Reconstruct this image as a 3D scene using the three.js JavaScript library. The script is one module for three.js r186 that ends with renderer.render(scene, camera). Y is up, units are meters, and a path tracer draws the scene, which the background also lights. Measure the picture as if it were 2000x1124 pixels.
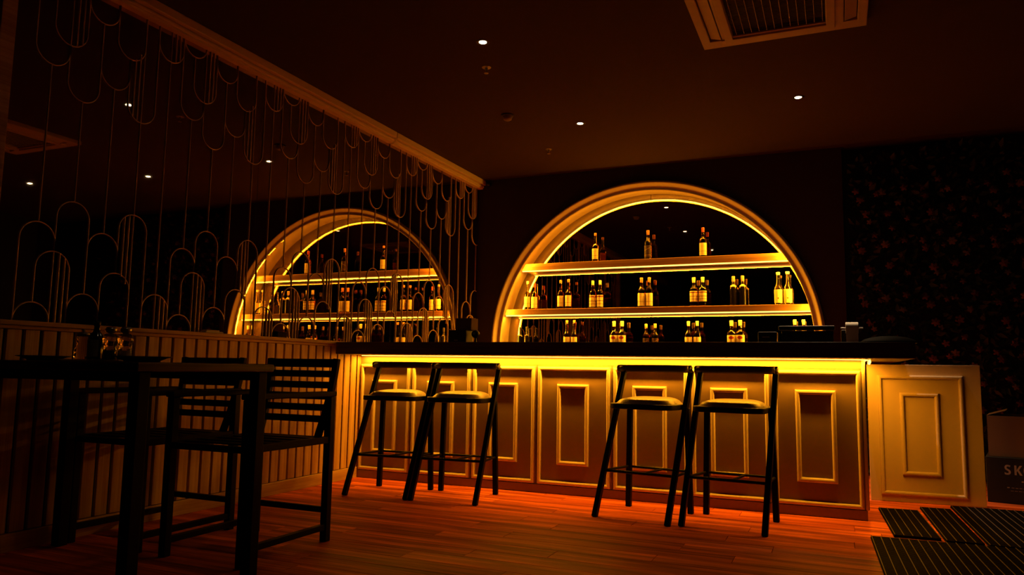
import * as THREE from 'three';
import { RoundedBoxGeometry } from 'three/addons/geometries/RoundedBoxGeometry.js';
import { mergeGeometries } from 'three/addons/utils/BufferGeometryUtils.js';
import { RectAreaLightUniformsLib } from 'three/addons/lights/RectAreaLightUniformsLib.js';

// ------------------------------------------------------------------ camera, lamps, exposure
const scene = new THREE.Scene();
scene.background = new THREE.Color(0x000000);
const camera = new THREE.PerspectiveCamera(2 * Math.atan(562 / 1455.29) * 180 / Math.PI, 2000 / 1124, 0.05, 60);
camera.rotation.order = 'YXZ';
camera.position.set(3.6912, 0.91036, 7.5686);
camera.rotation.set(0.108605, 0.410504, 0.015614);
scene.add(camera);
const renderer = new THREE.WebGLRenderer({ antialias: true });
renderer.toneMapping = THREE.LinearToneMapping;
renderer.toneMappingExposure = 1.0;
renderer.shadowMap.enabled = true;
renderer.shadowMap.type = THREE.PCFSoftShadowMap;
RectAreaLightUniformsLib.init();
const AMBER = [1.0, 0.36, 0.009];                 // the light of the LED strips, linear
const L_COUNTER = 330, L_ARCH = 330, L_SHELF = 400, L_RETURN = 330;   // radiance of the strips
const GLOW = [4.0, 2.1, 0.3], BEAD = [14, 7.0, 0.5];                            // what the eye sees of them

// ------------------------------------------------------------------ helpers
let seed = 12345;
const rnd = () => { seed = (seed * 1664525 + 1013904223) >>> 0; return seed / 4294967296; };
const rr = (a, b) => a + (b - a) * rnd();
const used = {};
function numbered(n) { const k = used[n] = (used[n] ?? -1) + 1; return k ? `${n}_${String(k).padStart(3, '0')}` : n; }
const V = (x, y, z) => new THREE.Vector3(x, y, z);

function noiseTexture(w, h, fn, srgb = true) {
  const d = new Uint8Array(w * h * 4);
  for (let y = 0; y < h; y++) for (let x = 0; x < w; x++) {
    const c = fn(x / w, y / h), i = (y * w + x) * 4;
    d[i] = Math.max(0, Math.min(255, c[0] * 255)); d[i + 1] = Math.max(0, Math.min(255, c[1] * 255)); d[i + 2] = Math.max(0, Math.min(255, c[2] * 255)); d[i + 3] = 255;
  }
  const t = new THREE.DataTexture(d, w, h, THREE.RGBAFormat);
  t.magFilter = THREE.LinearFilter; t.minFilter = THREE.LinearMipmapLinearFilter; t.generateMipmaps = true;
  t.wrapS = t.wrapT = THREE.RepeatWrapping; if (srgb) t.colorSpace = THREE.SRGBColorSpace; t.needsUpdate = true;
  return t;
}
// tiling value noise
const TAB = new Float32Array(65536); for (let i = 0; i < 65536; i++) TAB[i] = rnd();
function vn(x, y, px, py, s = 0) {
  const xi = Math.floor(x), yi = Math.floor(y), fx = x - xi, fy = y - yi, u = fx * fx * (3 - 2 * fx), v = fy * fy * (3 - 2 * fy);
  const g = (a, b) => TAB[((((a % px) + px) % px) * 251 + (((b % py) + py) % py) * 7919 + s * 101) & 65535];
  return (g(xi, yi) * (1 - u) + g(xi + 1, yi) * u) * (1 - v) + (g(xi, yi + 1) * (1 - u) + g(xi + 1, yi + 1) * u) * v;
}
function fbm(x, y, px, py, oct, s = 0) { let a = 0, m = 0.5, t = 0; for (let i = 0; i < oct; i++) { a += m * vn(x * px, y * py, px, py, s + i); t += m; m *= 0.5; px *= 2; py *= 2; } return a / t; }
const woodTex = (base, dark, s) => noiseTexture(512, 512, (x, y) => {
  const w = fbm(x, y, 2, 6, 4, s) * 0.9, g = fbm(x, y + w * 0.05, 3, 48, 3, s + 5), k = fbm(x, y, 8, 160, 2, s + 9);
  const t = Math.min(1, Math.max(0, 0.42 + 1.5 * (w - 0.45) + 0.9 * (g - 0.5) + 0.5 * (k - 0.5)));
  return [0, 1, 2].map(i => dark[i] + (base[i] - dark[i]) * (1 - t));
});
const grainBump = noiseTexture(512, 512, (x, y) => { const v = 0.5 * fbm(x, y, 4, 96, 3, 3) + 0.5 * fbm(x, y, 6, 10, 3, 8); return [v, v, v]; }, false);
const fineBump = noiseTexture(256, 256, (x, y) => { const v = fbm(x, y, 24, 24, 4, 30); return [v, v, v]; }, false);
const leatherBump = noiseTexture(256, 256, (x, y) => { const v = fbm(x, y, 40, 40, 2, 44); return [v, v, v]; }, false);
const rep = (t, a, b = a) => { const c = t.clone(); c.repeat.set(1 / a, 1 / b); c.needsUpdate = true; return c; };

const mat = (c, rough, o = {}) => new THREE.MeshStandardMaterial({ color: new THREE.Color().setRGB(...c), roughness: rough, ...o });
const phys = (c, rough, o = {}) => new THREE.MeshPhysicalMaterial({ color: new THREE.Color().setRGB(...c), roughness: rough, ...o });
const floorTex = [0, 1, 2].map(i => woodTex([[0.93, 0.47, 0.24], [0.83, 0.4, 0.2], [0.99, 0.52, 0.28]][i], [[0.43, 0.17, 0.08], [0.37, 0.14, 0.06], [0.49, 0.2, 0.09]][i], 11 + i * 17));
const oakTex = woodTex([0.83, 0.7, 0.52], [0.66, 0.5, 0.33], 71);
const darkWoodTex = woodTex([0.34, 0.2, 0.12], [0.17, 0.09, 0.05], 91);
const M = {
  floor: floorTex.map(t => phys([1, 1, 1], 0.55, { specularIntensity: 0.16, map: rep(t, 1.3, 0.3), bumpMap: rep(grainBump, 1.3, 0.3), bumpScale: 0.0006 })),
  subfloor: mat([0.03, 0.018, 0.012], 0.9),
  ceiling: mat([0.05, 0.026, 0.017], 0.9, { bumpMap: rep(fineBump, 0.3), bumpScale: 0.0006 }),
  darkWall: mat([0.032, 0.018, 0.013], 0.85, { bumpMap: rep(fineBump, 0.25), bumpScale: 0.0008 }),
  black: mat([0.008, 0.007, 0.006], 0.8),
  cream: mat([0.72, 0.66, 0.54], 0.5, { bumpMap: rep(fineBump, 0.12), bumpScale: 0.0002 }),
  lining: mat([0.34, 0.27, 0.19], 0.55, { bumpMap: rep(fineBump, 0.12), bumpScale: 0.0002 }),
  moulding: mat([0.66, 0.55, 0.42], 0.4, { bumpMap: rep(fineBump, 0.15), bumpScale: 0.0001 }),
  flap: mat([0.5, 0.38, 0.26], 0.42, { bumpMap: rep(fineBump, 0.15), bumpScale: 0.0002 }),
  taupe: phys([0.27, 0.19, 0.125], 0.5, { specularIntensity: 0.5, bumpMap: rep(fineBump, 0.15), bumpScale: 0.0002 }),
  slat: mat([1, 1, 1], 0.55, { map: rep(oakTex, 0.9, 0.25), bumpMap: rep(grainBump, 0.9, 0.25), bumpScale: 0.0003 }),
  shelfWood: mat([0.62, 0.5, 0.4], 0.4, { map: rep(oakTex, 1.1, 0.12), bumpMap: rep(grainBump, 1.1, 0.12), bumpScale: 0.0004 }),
  darkWood: mat([0.8, 0.8, 0.8], 0.42, { map: rep(darkWoodTex, 1.2, 0.3), bumpMap: rep(grainBump, 1.2, 0.3), bumpScale: 0.0004 }),
  tableWood: mat([1, 1, 1], 0.35, { map: rep(darkWoodTex, 1.2, 0.3), bumpMap: rep(grainBump, 1.2, 0.3), bumpScale: 0.0004 }),
  mirror: mat([0.46, 0.36, 0.27], 0.015, { metalness: 1 }),
  smokedMirror: mat([0.27, 0.2, 0.14], 0.015, { metalness: 1 }),
  brass: mat([0.8, 0.58, 0.36], 0.45, { metalness: 0.2 }),
  cornice: mat([0.85, 0.7, 0.52], 0.5, { bumpMap: rep(grainBump, 0.9, 0.25), bumpScale: 0.0002 }),
  blackMetal: phys([0.004, 0.003, 0.003], 0.5, { specularIntensity: 0.22 }),
  blackPlastic: mat([0.01, 0.009, 0.009], 0.35),
  leather: phys([0.2, 0.13, 0.075], 0.36, { bumpMap: rep(leatherBump, 0.08), bumpScale: 0.0003 }),
  backrest: mat([0.03, 0.02, 0.014], 0.4),
  rubber: phys([0.006, 0.005, 0.0045], 0.7, { specularIntensity: 0.12 }),
  wire: mat([0.06, 0.045, 0.038], 0.6),
  acWhite: mat([0.6, 0.55, 0.48], 0.45),
  acDark: mat([0.02, 0.018, 0.016], 0.6),
  steel: mat([0.55, 0.53, 0.5], 0.3, { metalness: 0.9 }),
  cardboard: mat([0.2, 0.11, 0.055], 0.85, { bumpMap: rep(fineBump, 0.1), bumpScale: 0.0004 }),
  blackCard: mat([0.012, 0.011, 0.011], 0.6),
  paper: mat([0.85, 0.8, 0.7], 0.7),
  led: mat([0.05, 0.03, 0.01], 0.5, { emissive: new THREE.Color().setRGB(...GLOW) }),
  ledBead: mat([0.05, 0.03, 0.01], 0.5, { emissive: new THREE.Color().setRGB(...BEAD) }),
  lens: mat([0.1, 0.1, 0.1], 0.5, { emissive: new THREE.Color().setRGB(40, 30, 17) }),
  leaf: mat([0.018, 0.035, 0.012], 0.6, { side: THREE.DoubleSide }),
  petal: mat([0.13, 0.045, 0.036], 0.6, { side: THREE.DoubleSide }),
  petalPale: mat([0.2, 0.13, 0.1], 0.6, { side: THREE.DoubleSide }),
};

function boxUV(g, sx = 0, sy = 0) {           // uv in metres from the dominant axis; long side along u
  const p = g.attributes.position, n = g.attributes.normal, uv = new Float32Array(p.count * 2);
  for (let i = 0; i < p.count; i++) {
    const ax = Math.abs(n.getX(i)), ay = Math.abs(n.getY(i)), az = Math.abs(n.getZ(i));
    let a, b;
    if (ay >= ax && ay >= az) { a = p.getX(i); b = p.getZ(i); } else if (ax >= az) { a = p.getZ(i); b = p.getY(i); } else { a = p.getX(i); b = p.getY(i); }
    uv[2 * i] = a + sx; uv[2 * i + 1] = b + sy;
  }
  g.setAttribute('uv', new THREE.BufferAttribute(uv, 2)); return g;
}
const flipUV = g => { const u = g.attributes.uv; for (let i = 0; i < u.count; i++) { const a = u.getX(i); u.setXY(i, u.getY(i), a); } return g; };
function box(w, h, d, x = 0, y = 0, z = 0, r = 0.003) {
  r = Math.min(r, w / 2.2, h / 2.2, d / 2.2);
  const g = new RoundedBoxGeometry(w, h, d, 1, r); boxUV(g); g.translate(x, y, z); return g;
}
const span = (x0, x1, y0, y1, z0, z1, r = 0.003) => box(x1 - x0, y1 - y0, z1 - z0, (x0 + x1) / 2, (y0 + y1) / 2, (z0 + z1) / 2, r);
function rod(a, b, r, seg = 8, r2 = r) {
  const d = b.clone().sub(a), g = new THREE.CylinderGeometry(r2, r, d.length(), seg, 1);
  g.applyQuaternion(new THREE.Quaternion().setFromUnitVectors(V(0, 1, 0), d.clone().normalize())); g.translate((a.x + b.x) / 2, (a.y + b.y) / 2, (a.z + b.z) / 2); return g;
}
function bar(a, b, w, t, r = 0.004) {          // rectangular bar from a to b: w across x, t across the other
  const d = b.clone().sub(a), L = d.length(), g = new RoundedBoxGeometry(w, L, t, 1, Math.min(r, w / 2.2, t / 2.2)); boxUV(g); flipUV(g);
  const up = d.clone().normalize(), x = V(1, 0, 0); let zz = x.clone().cross(up); if (zz.lengthSq() < 1e-4) zz = V(0, 0, 1); zz.normalize(); const xx = up.clone().cross(zz).normalize();
  g.applyMatrix4(new THREE.Matrix4().makeBasis(xx, up, zz)); g.translate((a.x + b.x) / 2, (a.y + b.y) / 2, (a.z + b.z) / 2); return g;
}
function merge(list) {
  const gs = list.map(g => { const c = g.index ? g.toNonIndexed() : g.clone(); for (const k of Object.keys(c.attributes)) if (!['position', 'normal', 'uv'].includes(k)) c.deleteAttribute(k); if (!c.attributes.uv) boxUV(c); c.morphAttributes = {}; return c; });
  return gs.length > 1 ? mergeGeometries(gs) : gs[0];
}
function mesh(name, g, m, parent) {
  const o = new THREE.Mesh(Array.isArray(g) ? merge(g) : g, m); o.castShadow = o.receiveShadow = true;
  o.name = parent ? name : numbered(name); (parent ?? scene).add(o); return o;
}
function tag(o, label, category, group) { o.userData.label = label; if (category) o.userData.category = category; if (group) o.userData.group = group; return o; }
function thing(name, label, category, pos = [0, 0, 0], turn = 0, group) {
  const o = new THREE.Group(); o.name = numbered(name); scene.add(o); o.position.set(...pos); o.rotation.y = turn; return tag(o, label, category, group);
}
function structure(name) { const o = new THREE.Group(); o.name = name; o.userData.kind = 'structure'; scene.add(o); return o; }
function copyOf(src, label, pos, turn, group) {
  const o = src.clone(); o.name = numbered(src.name.replace(/_\d{3}$/, '')); o.position.set(...pos); if (turn !== undefined) o.rotation.y = turn;
  o.userData = { ...src.userData, label }; if (group) o.userData.group = group; scene.add(o); return o;
}
function lathe(pts, seg = 24) { return new THREE.LatheGeometry(pts.map(p => new THREE.Vector2(p[0], p[1])), seg); }
function areaLight(name, w, h, L, pos, dir, along) {      // dir: where it shines; along: the direction of its width
  const l = new THREE.RectAreaLight(new THREE.Color().setRGB(...AMBER), L, w, h); l.name = name;
  const z = V(...dir).normalize().negate(), x = V(...along).normalize(), y = z.clone().cross(x).normalize(); const xx = y.clone().cross(z).normalize();
  l.quaternion.setFromRotationMatrix(new THREE.Matrix4().makeBasis(xx, y, z)); l.position.set(...pos); scene.add(l); return l;
}

// ------------------------------------------------------------------ the measures of the room
const H = 3.057, ZB = 2.292, ZC = 2.687, YT = 1.10, YU = 1.0035, XE = 3.84;
const AX = 1.891, AY = 1.164, R_OUT = 1.72, R_IN = 1.622, R_SOF = 1.648, DEPTH = 0.27;
const XR = 7.4, ZF = 9.6;

// ------------------------------------------------------------------ floor of planks
{
  const f = structure('floor');
  mesh('subfloor', span(-0.4, XR + 0.2, -0.16, -0.014, -0.6, ZF + 0.2), M.subfloor, f);
  const W = 0.155, variants = [];
  for (let i = 0; i < 9; i++) { const g = new RoundedBoxGeometry(1.1995, 0.014, W - 0.0022, 1, 0.0018); boxUV(g, i * 0.37, i * 0.131); variants.push([g, M.floor[i % 3]]); }
  const far = [];
  for (let k = 0; k * W + 1.28 < ZF - 0.1; k++) {
    const z = 1.28 + (k + 0.5) * W, shift = rr(0, 1.2);
    for (let x = -0.05 - shift; x < XR; x += 1.2015) {
      const [g, m] = variants[Math.floor(rnd() * 9)];
      if (z < 5.3 && z > 1.3 && x < 4.9) { const o = mesh('plank', g, m, f); o.position.set(x + 0.6, -0.007, z); } else { far.push(g.clone().translate(x + 0.6, -0.007, z)); }
    }
  }
  const o = mesh('far_planks', far, M.floor[0], f); o.userData.kind = 'stuff';
  mesh('floor_behind_bar', span(0, XR, -0.014, -0.001, -0.3, 1.279), M.floor[1], f);
}
// ------------------------------------------------------------------ ceiling and the unseen walls
{
  const c = mesh('ceiling', span(-0.4, XR + 0.2, H, H + 0.12, -0.6, ZF + 0.2), M.ceiling); c.userData.kind = 'structure';
  const r = mesh('wall_right', span(XR, XR + 0.2, 0, H, -0.6, ZF + 0.2), M.black); r.userData.kind = 'structure';
  const f = mesh('wall_front', span(-0.4, XR, 0, H, ZF, ZF + 0.2), M.black); f.userData.kind = 'structure';
}
// ------------------------------------------------------------------ back wall with its arched niche
{
  const w = structure('wall_back'), XL = -0.36, XW = 3.79, NB = 1.115;
  const s = new THREE.Shape(); s.moveTo(XL, 0); s.lineTo(XW, 0); s.lineTo(XW, H); s.lineTo(XL, H); s.lineTo(XL, 0);
  const hole = new THREE.Path(), rr0 = R_SOF + 0.006; hole.moveTo(AX - rr0, NB); hole.lineTo(AX + rr0, NB); hole.lineTo(AX + rr0, AY); hole.absarc(AX, AY, rr0, 0, Math.PI, false); hole.lineTo(AX - rr0, NB); s.holes.push(hole);
  const wg = new THREE.ExtrudeGeometry(s, { depth: 0.32, bevelEnabled: false, curveSegments: 72 }); wg.translate(0, 0, -0.32); mesh('plaster', wg, M.darkWall, w);
  mesh('wall_backing', span(XL, XR, 0, H, -0.6, -0.33), M.black, w);
  // soffit lining of the niche
  const band = new THREE.Shape(); band.moveTo(AX + R_SOF, NB); band.lineTo(AX + R_SOF + 0.006, NB); band.lineTo(AX + R_SOF + 0.006, AY); band.absarc(AX, AY, R_SOF + 0.006, 0, Math.PI, false); band.lineTo(AX - R_SOF - 0.006, NB); band.lineTo(AX - R_SOF, NB); band.lineTo(AX - R_SOF, AY); band.absarc(AX, AY, R_SOF, Math.PI, 0, true); band.lineTo(AX + R_SOF, NB);
  const bg = new THREE.ExtrudeGeometry(band, { depth: DEPTH + 0.02, bevelEnabled: false, curveSegments: 72 }); bg.translate(0, 0, -DEPTH - 0.021); mesh('niche_lining', bg, M.lining, w);
  mesh('niche_sill', span(AX - R_SOF + 0.001, AX + R_SOF - 0.001, NB - 0.03, NB, -0.3, -0.001), M.darkWood, w);
  // two mirror panes behind the shelves, a seam between them
  for (const side of [-1, 1]) {
    const XS = 1.902, q = new THREE.Shape(), e = 0.0018, R = R_SOF + 0.004;
    const a0 = Math.acos((XS + side * e - AX) / R);
    if (side > 0) { q.moveTo(XS + e, NB); q.lineTo(AX + R, NB); q.lineTo(AX + R, AY); q.absarc(AX, AY, R, 0, a0, false); q.lineTo(XS + e, NB); }
    else { q.moveTo(XS - e, NB); q.lineTo(XS - e, AY + R * Math.sin(a0)); q.absarc(AX, AY, R, a0, Math.PI, false); q.lineTo(AX - R, NB); q.lineTo(XS - e, NB); }
    const g = new THREE.ExtrudeGeometry(q, { depth: 0.006, bevelEnabled: false, curveSegments: 60 }); g.translate(0, 0, -DEPTH - 0.006); mesh('mirror_pane', g, M.smokedMirror, w);
  }
  // the moulding round the arch
  const prof = [[R_IN, -0.004], [R_IN, 0.004], [R_IN + 0.003, 0.010], [R_IN + 0.010, 0.013], [R_IN + 0.016, 0.010], [R_IN + 0.019, 0.004], [R_IN + 0.026, 0.005], [R_IN + 0.036, 0.010], [R_IN + 0.048, 0.020], [R_IN + 0.060, 0.036], [R_IN + 0.070, 0.049], [R_IN + 0.077, 0.054], [R_IN + 0.084, 0.052], [R_IN + 0.088, 0.045], [R_IN + 0.090, 0.040], [R_IN + 0.096, 0.036], [R_IN + 0.099, 0.030], [R_IN + 0.100, 0.0005], [R_SOF, 0.0005], [R_IN + 0.012, -0.004], [R_IN, -0.004]];
  const N = 120, pos = [], idx = [], path = [];
  path.push([AX + 1, NB, 'd', 0]);
  const ring = [];
  ring.push(t => [AX + t, NB]);
  for (let i = 0; i <= N; i++) { const a = Math.PI * i / N; ring.push(t => [AX + t * Math.cos(a), AY + t * Math.sin(a)]); }
  ring.push(t => [AX - t, NB]);
  ring.forEach(f => prof.forEach(([t, z]) => { const [x, y] = f(t); pos.push(x, y, z); }));
  const P = prof.length;
  for (let i = 0; i + 1 < ring.length; i++) for (let j = 0; j + 1 < P; j++) { const a = i * P + j, b = a + P; idx.push(a, b, a + 1, b, b + 1, a + 1); }
  const g = new THREE.BufferGeometry(); g.setAttribute('position', new THREE.Float32BufferAttribute(pos, 3)); g.setIndex(idx); g.computeVertexNormals(); boxUV(g);
  const t = mesh('trim_2', g, M.moulding); t.userData.kind = 'structure'; t.material.side = THREE.FrontSide;
}
// ------------------------------------------------------------------ left wall: wainscot of slats, mirror, ledge, cornice
const ZS = 5.32;
{
  const w = structure('wall_left');
  mesh('wall_body', span(-0.36, -0.062, 0, H, -0.33, ZF), M.black, w);
  mesh('wainscot_backing', span(-0.06, 0, 0, 1.07, 0.001, ZF), M.black, w);
  const sg = flipUV(box(0.072, 0.975, 0.02, 0, 0, 0, 0.0025)); sg.rotateY(Math.PI / 2);
  const variants = [0, 1, 2].map(i => { const g = sg.clone(), u = g.attributes.uv; for (let k = 0; k < u.count; k++) u.setXY(k, u.getX(k) + i * 0.31, u.getY(k) + i * 0.17); return g; });
  for (let k = -26; k < 38; k++) { const z = 2.532 + 0.0905 * (k + 0.5) - 0.003; if (z < 0.08) continue; const o = mesh('slat', variants[(k + 30) % 3], M.slat, w); o.position.set(0.011, 0.09 + 0.4875, z); }
  mesh('ledge', [span(-0.06, 0.046, 1.085, 1.108, 0.002, ZF - 0.01), span(-0.06, 0.03, 1.066, 1.0845, 0.002, ZF - 0.01)], M.slat, w);
  for (let i = 0; i < 3; i++) mesh('mirror_pane', span(-0.041, -0.035, 1.1085, 2.957, 0.002 + i * 1.775, 0.002 + i * 1.775 + 1.7735, 0.0008), M.mirror, w);
  mesh('mirror_backing', span(-0.0615, -0.0415, 1.1085, H - 0.001, 0.002, ZS), M.black, w);
  mesh('end_pilaster', span(-0.06, 0.028, 1.1085, 2.957, ZS + 0.006, ZS + 0.08), M.slat, w);
  const b = mesh('baseboard_left', span(0.0005, 0.03, 0, 0.086, 0.002, ZF - 0.01), M.slat); b.userData.kind = 'structure';
  const c = structure('trim_1');                                  // stepped cornice in two lengths with a joint
  for (const [z0, z1] of [[0.002, 1.893], [1.899, ZF - 0.01]]) mesh('cornice_length', [span(-0.06, 0.016, 2.956, 3.0, z0, z1), span(-0.06, 0.03, 2.97, 2.992, z0, z1, 0.008), span(-0.06, 0.052, 3.0, H - 0.001, z0, z1, 0.006)], M.cornice, c);
}
// ------------------------------------------------------------------ brass lattice of hoops before the mirror
{
  const t = thing('lattice_screen', 'brass lattice of long hoops and rods hung before the mirrored left wall', 'screen');
  const knots = [[-10, 6.02], [0, 5.093], [10, 4.168], [20, 3.244], [30, 2.28], [40, 1.295], [50, 0.27], [60, -0.78]];
  const Z = u => { for (let i = 0; i + 1 < knots.length; i++) if (u <= knots[i + 1][0]) { const [a, za] = knots[i], [b, zb] = knots[i + 1]; return za + (zb - za) * (u - a) / (b - a); } return -1; };
  const X = -0.0305, RT = 0.0034, RAIL = 1.1085;
  const fix = (h, z, up) => { const y = h * (1.004 + 0.010 * (1 - z / 5.1)); return up ? 4.081 - y : y; };
  const cyl = (y0, y1, z, r) => rod(V(X, Math.min(y0, y1), z), V(X, Math.max(y0, y1), z), r, 6);
  const ok = z => z > 0.02 && z < ZS;
  const A = [ // unit, apex, left foot, right foot (null: none; 0: the ledge), rods inside
    [0, 1.204, 0, 0, []], [0, 1.615, 0, 1.475, []], [1, 1.475, 1.204, 0, [[1, 0], [1.36, 0], [1.69, 0]]], [2, 1.755, 1.475, 1.27, []], [3, 1.27, 0, 0, []],
    [4, 1.615, null, 1.405, []], [5, 1.405, 0, 0, []], [6, 1.755, 1.405, 0, [[5.36, 1.39], [5.69, 1.35], [6, 1.32]]], [8, 1.31, null, null, [[8, 0], [8.36, 0], [8.69, 0]]],
  ];
  for (const up of [false, true]) for (let k = 0; k < 6; k++) {
    const end = up ? 2.9575 : RAIL;
    for (const [u, h, lf, rf, rods] of A) {
      const zc = Z(k * 10 + u), za = Z(k * 10 + u - 1), zd = Z(k * 10 + u + 1); if (!ok(zc) || zd < -0.2) continue;
      const r = (za - zd) / 2, y = fix(h, zc, up), ys = up ? y + r : y - r, gs = [];
      const cut = zd < 0.02, full = za > ZS;
      const arc = new THREE.TorusGeometry(r, RT, 6, 18, cut || full ? Math.PI / 2 + 0.3 : Math.PI); if (full) arc.rotateZ(0); if (cut) arc.scale(-1, 1, 1); arc.rotateY(Math.PI / 2); if (cut) { const ix = arc.index.array; for (let i = 0; i < ix.length; i += 3) { const q = ix[i]; ix[i] = ix[i + 1]; ix[i + 1] = q; } }
      if (up) arc.rotateX(0), arc.scale(1, -1, 1); arc.translate(X, ys, zc);
      if (up) { const ix = arc.index.array; for (let i = 0; i < ix.length; i += 3) { const q = ix[i]; ix[i] = ix[i + 1]; ix[i + 1] = q; } arc.computeVertexNormals(); }
      gs.push(arc);
      const foot = f => f === 0 ? end : (up ? Math.min(fix(f, zc, up), 2.957) : fix(f, zc, up));
      const leg = (f, z) => { const e = foot(f); if ((up ? e > ys : e < ys) && ok(z)) gs.push(cyl(ys, e, z, RT)); };
      if (lf !== null) leg(lf, za); if (rf !== null) leg(rf, zd);
      mesh('hoop', gs, M.brass, t);
      for (const [v, f] of rods) {
        const z = Z(k * 10 + v); if (!ok(z)) continue; const off = Math.min(Math.abs(z - zc), r * 0.98), top = (up ? ys - Math.sqrt(r * r - off * off) : ys + Math.sqrt(r * r - off * off));
        mesh('rod', cyl(top, foot(f), z, Math.abs(v - Math.round(v)) < 0.01 ? RT * 0.85 : 0.005), M.brass, t);
      }
    }
    if (!up) for (const [u, h] of [[0, 1.615], [2, 1.755], [4, 1.615], [6, 1.755], [8, 1.31]]) { const z = Z(k * 10 + u); if (ok(z)) mesh('rod', cyl(fix(h, z, false), fix(h, z, true), z, RT * 0.8), M.brass, t); }
  }
}
// ------------------------------------------------------------------ bar counter
function frame(w, h, t, d, bev) {          // picture-frame moulding, its back on z = 0
  const s = new THREE.Shape(); s.moveTo(-w / 2, -h / 2); s.lineTo(w / 2, -h / 2); s.lineTo(w / 2, h / 2); s.lineTo(-w / 2, h / 2); s.lineTo(-w / 2, -h / 2);
  const q = new THREE.Path(); q.moveTo(-w / 2 + t, -h / 2 + t); q.lineTo(-w / 2 + t, h / 2 - t); q.lineTo(w / 2 - t, h / 2 - t); q.lineTo(w / 2 - t, -h / 2 + t); q.lineTo(-w / 2 + t, -h / 2 + t); s.holes.push(q);
  const g = new THREE.ExtrudeGeometry(s, { depth: d - bev, bevelEnabled: true, bevelThickness: bev, bevelSize: bev, bevelOffset: -bev, bevelSegments: 4 });
  return boxUV(g);
}
{
  const t = thing('bar_counter', 'long cream bar front of seven moulded panels under the dark top', 'bar counter');
  const xs = [-0.0, 0.521, 1.07, 1.613, 2.197, 2.752, 3.285, XE];
  for (let i = 0; i < 7; i++) {
    const a = Math.max(xs[i], 0.022) + 0.001, b = xs[i + 1] - 0.001, p = mesh('front_panel', span(a, b, 0.062, 0.9395, ZB - 0.02, ZB, 0.0015), M.taupe, t), c = (a + b) / 2;
    const o = mesh('outer_moulding', frame(b - a - 0.022, 0.862, 0.028, 0.022, 0.0125), M.moulding, p); o.position.set(c, 0.498, ZB);
    const q = mesh('inner_moulding', frame(i == 0 ? 0.235 : 0.245, 0.59, 0.03, 0.02, 0.0125), M.moulding, p); q.position.set(c - 0.005, 0.507, ZB);
  }
  mesh('frieze', span(0.022, XE, 0.94, YU - 0.0005, ZB - 0.02, ZB, 0.002), M.taupe, t);
  mesh('plinth', span(0.031, XE + 0.004, 0, 0.0615, ZB - 0.02, ZB + 0.012, 0.002), M.taupe, t);
  mesh('carcass', [span(0.03, XE - 0.002, 0.002, YU - 0.001, ZB - 0.06, ZB - 0.021), span(XE - 0.03, XE, 0.002, YU - 0.001, 1.47, ZB - 0.0205)], M.taupe, t);
  mesh('corner_post', box(0.022, 0.94, 0.034, XE + 0.005, 0.532, ZB - 0.004, 0.008), M.moulding, t);
}
{
  const t = thing('countertop', 'thick dark wooden bar top running the length of the counter', 'countertop');
  mesh('front_slab', span(0.05, 4.112, YU, YT, 2.03, ZC, 0.006), M.darkWood, t);
  mesh('return_slab', span(3.8, 4.112, YU, YT, 0.06, 2.029, 0.006), M.darkWood, t);
}
// strips of LEDs
function strip(label, parts, m = M.led) { const t = thing('led_strip', label, 'led strip'); for (const [n, g, mm] of parts) mesh(n, g, mm ?? m, t); return t; }
strip('glowing amber led strip under the front edge of the bar top', [['profile', span(0.06, XE + 0.02, YU - 0.006, YU - 0.0008, ZB + 0.039, ZB + 0.053, 0.001)]]);
areaLight('counter_strip', XE - 0.04, 0.012, L_COUNTER, [(0.06 + XE + 0.02) / 2, YU - 0.0075, ZB + 0.046], [0, -1, 0], [1, 0, 0]);
{
  const t = strip('amber led strip round the right side of the bar, its bead glaring at the corner', [['profile', span(XE + 0.02, XE + 0.034, YU - 0.006, YU - 0.0008, 1.47, ZB + 0.034, 0.001)], ['loose_tape', bar(V(XE + 0.036, 0.998, ZB + 0.06), V(XE + 0.036, 0.974, ZB - 0.0), 0.01, 0.002)]]);
  for (let i = 0; i < 5; i++) mesh('bead', box(0.011, 0.009, 0.009, XE + 0.043 + 0.002 * Math.sin(i), 0.996 - i * 0.005, ZB + 0.058 - i * 0.012, 0.002), M.ledBead, t);
  areaLight('return_strip', 0.84, 0.012, L_RETURN, [XE + 0.027, YU - 0.0075, 1.9], [0, -1, 0], [0, 0, 1]);
}
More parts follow.
